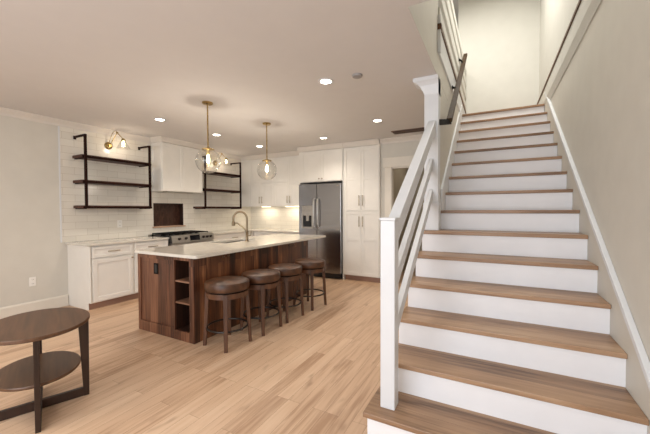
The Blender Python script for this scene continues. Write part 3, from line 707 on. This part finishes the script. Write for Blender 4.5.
for sy_ in (1, -1):
    m = MB(); m.hexa([(-.014, sy_*.285, 0), (.014, sy_*.285, 0), (.014, sy_*.318, 0), (-.014, sy_*.318, 0)], [(-.014, sy_*.27, .5795), (.014, sy_*.27, .5795), (.014, sy_*.325, .5795), (-.014, sy_*.325, .5795)])
    m.build('leg', m_tabledark, tb, .002)
MB().box(-.2449, .2449, -.014, .014, .002, .062).build('stretcher', m_tabledark, tb, .002)
MB().box(-.014, .014, -.2849, -.0141, .002, .062).build('stretcher', m_tabledark, tb, .002)
MB().box(-.014, .014, .0141, .2849, .002, .062).build('stretcher', m_tabledark, tb, .002)
tb.location = TC; tb.rotation_euler.z = TA

# ------------------------------------------------------------------ lights
def point(name, loc, e, col, r=.03):
    d = bpy.data.lights.new(name, 'POINT'); d.energy = e; d.color = col; d.shadow_soft_size = r
    o = bpy.data.objects.new(name, d); COL.objects.link(o); o.location = loc; return o
cl = thing('recessed_light', (0, 0, 0), 'x', 'ceiling light', 'recessed ceiling lights')
def ringprof(mb, r0, r1, z0, z1, n=32):
    ri = []
    for i in range(n):
        a = 2*PI*i/n; c, s = math.cos(a), math.sin(a)
        ri.append([mb.bm.verts.new((c*r, s*r, z)) for r, z in ((r0, z0), (r1, z0), (r1, z1), (r0, z1))])
    for i in range(n):
        A, B = ri[i], ri[(i+1) % n]
        for j in range(4): mb.bm.faces.new((A[j], A[(j+1) % 4], B[(j+1) % 4], B[j]))
    return mb
ringprof(MB(), .055, .078, -.006, -.0005).build('trim_ring', m_white, cl, smooth=True)
MB().lathe([(.055, -.003), (.055, -.0008)], (0, 0, 0), 24).build('lens', m_can, cl, smooth=True)
LP = [(-1.49, 2.83, 'largest round recessed ceiling light, nearest the camera beside the smoke detector'), (-1.49, 4.42, 'round recessed ceiling light just before the air vent'),
      (-2.69, 5.02, 'round recessed ceiling light in front of the refrigerator cabinet'), (-4.17, 5.05, 'round recessed ceiling light deepest in the kitchen, near the corner cabinet'),
      (-4.17, 3.93, 'round recessed ceiling light in front of the hood cabinet'), (-4.17, 2.89, 'round recessed ceiling light in front of the left shelf unit')]
for k, (x, y, lab) in enumerate(LP):
    o = cl if k == 0 else copy_tree(cl)
    o.location = (x, y, CZ); o['label'] = lab
    d = bpy.data.lights.new('recessed_spot', 'SPOT'); d.energy = 34; d.color = WARM if k else MID; d.spot_size = 2.3; d.spot_blend = .8; d.shadow_soft_size = .06
    l = bpy.data.objects.new('recessed_spot', d); COL.objects.link(l); l.location = (x, y, CZ-.012)

def pendant(x, y, zc, label):
    t = thing('pendant_lamp', (x, y, CZ), label, 'lamp', 'clear glass globe pendants')
    MB().lathe([(.062, 0), (.062, -.012), (.055, -.02), (.012, -.024)], (x, y, CZ-.0005), 28).build('canopy', m_brass, t, smooth=True)
    MB().cyl((x, y, CZ-.024), (x, y, zc+.145), .0085, n=10).build('rod', m_brass, t, smooth=True)
    MB().lathe([(.010, .165), (.035, .158), (.072, .142), (.072, .134), (.022, .134), (.020, .085), (.016, .08)], (x, y, zc), 24).build('socket', m_brass, t, smooth=True)
    pr = [(.146*math.sin(a), .146*math.cos(a)) for a in [.40 + (PI-.401)*k/26 for k in range(27)]]
    MB().lathe(pr, (x, y, zc), 48, cap=False).build('globe', m_glass, t, smooth=True)
    MB().lathe([(.006, .08), (.012, .06), (.017, .03), (.018, .008), (.013, -.014), (.005, -.022), (.001, -.023)], (x, y, zc), 18).build('bulb', m_bulb, t, smooth=True)
    l = point('pendant_light', (x, y, zc-.07), 7, WARM, .03)
    return t
pendant(-3.02, 2.71, 1.955, 'brass pendant with clear glass globe nearer the cubby end of the island')
pendant(-2.980, 3.775, 1.958, 'brass pendant with clear glass globe nearer the refrigerator')

def sconce(y, z, label):
    t = thing('wall_sconce', (WL, y, z), label, 'lamp', 'brass swing-arm sconces above the shelves')
    x0 = WL+.0095
    MB().lathe([(.058, 0), (.058, .012), (.046, .02), (.02, .026), (.018, .05)], (x0, y, z), 24, (1, 0, 0)).build('wall_plate', m_brass, t, smooth=True)
    el = (x0+.16, y+.05, z+.20); sk_ = (x0+.235, y+.10, z+.10)
    MB().cyl((x0+.045, y, z), el, .006, n=10).cyl(el, sk_, .006, n=10).build('arm', m_brass, t, smooth=True)
    MB().lathe([(.012, -.012), (.012, .012)], el, 12, (0, 1, 0)).build('joint', m_brass, t, smooth=True)
    cord = []
    for k in range(13):
        u = k/12; cord.append((x0+.04+.12*u, y-.015+.06*u, z + .02 + .20*u + .075*math.sin(PI*u)))
    MB().tube(cord, .004, 8).build('cord', m_brass, t, smooth=True)
    MB().lathe([(.012, .012), (.024, .004), (.026, -.03), (.02, -.034)], sk_, 18).build('socket', m_brass, t, smooth=True)
    MB().lathe([(.028, -.012), (.034, -.03), (.075, -.11), (.098, -.155)], sk_, 36, cap=False).build('shade', m_glass, t, smooth=True)
    MB().lathe([(.010, -.034), (.016, -.055), (.020, -.075), (.016, -.095), (.002, -.103)], sk_, 16).build('bulb', m_bulb, t, smooth=True)
    point('sconce_light', (sk_[0], sk_[1], sk_[2]-.15), 1.3, WARM, .03)
sconce(2.87, 2.40, 'brass swing-arm wall sconce above the left shelf unit')
sconce(5.06, 2.40, 'brass swing-arm wall sconce above the shelves near the corner')

# ------------------------------------------------------------------ small ceiling and wall fittings
sd = thing('smoke_detector', (-1.16, 2.845, CZ), 'flat round smoke detector on the ceiling beside the nearest light', 'smoke detector')
MB().lathe([(.05, 0), (.05, -.008), (.044, -.018), (.015, -.021)], (-1.16, 2.845, CZ-.0005), 28).build('housing', m_detector, sd, smooth=True)
vt = thing('ceiling_vent', (-1.17, 5.27, CZ), 'brown slotted air vent in the ceiling beside the column', 'vent')
VX0, VX1, VY0, VY1 = -1.50, -.76, 5.13, 5.36
MB().box(VX0, VX1, VY0, VY0+.02, CZ-.008, CZ-.0005).box(VX0, VX1, VY1-.02, VY1, CZ-.008, CZ-.0005).box(VX0, VX0+.02, VY0+.02, VY1-.02, CZ-.008, CZ-.0005).box(VX1-.02, VX1, VY0+.02, VY1-.02, CZ-.008, CZ-.0005).box(VX0+.02, VX1-.02, VY0+.105, VY0+.125, CZ-.008, CZ-.0005).build('frame', m_vent, vt)
MB().box(VX0+.02, VX1-.02, VY0+.02, VY1-.02, CZ-.002, CZ-.0006).build('duct_back', m_black, vt)
lv = MB()
for k in range(22):
    x = VX0+.035+k*.0315
    for (a, b) in ((VY0+.02, VY0+.105), (VY0+.125, VY1-.02)): lv.box(x, x+.006, a, b, CZ-.007, CZ-.0021)
lv.build('louvres', m_vent, vt)
def outlet(y, z, label, tile_off=0):
    x = WL+tile_off
    t = thing('wall_outlet', (x, y, z), label, 'outlet')
    MB().box(x+.0003, x+.006, y-.037, y+.037, z-.06, z+.06).build('plate', m_plate, t, .002)
    for dz in (-.028, .028):
        r = MB().box(x+.006, x+.008, y-.017, y+.017, z+dz-.016, z+dz+.016).build('receptacle', m_plate, t, .001)
        MB().box(x+.008, x+.0084, y-.009, y-.006, z+dz-.006, z+dz+.006).box(x+.008, x+.0084, y+.006, y+.009, z+dz-.006, z+dz+.006).build('slots', m_plastic, r)
outlet(1.893, .424, 'white wall outlet low on the bare left wall behind the side table')
outlet(3.02, 1.15, 'white outlet on the tiled wall under the left shelf unit', .0095)
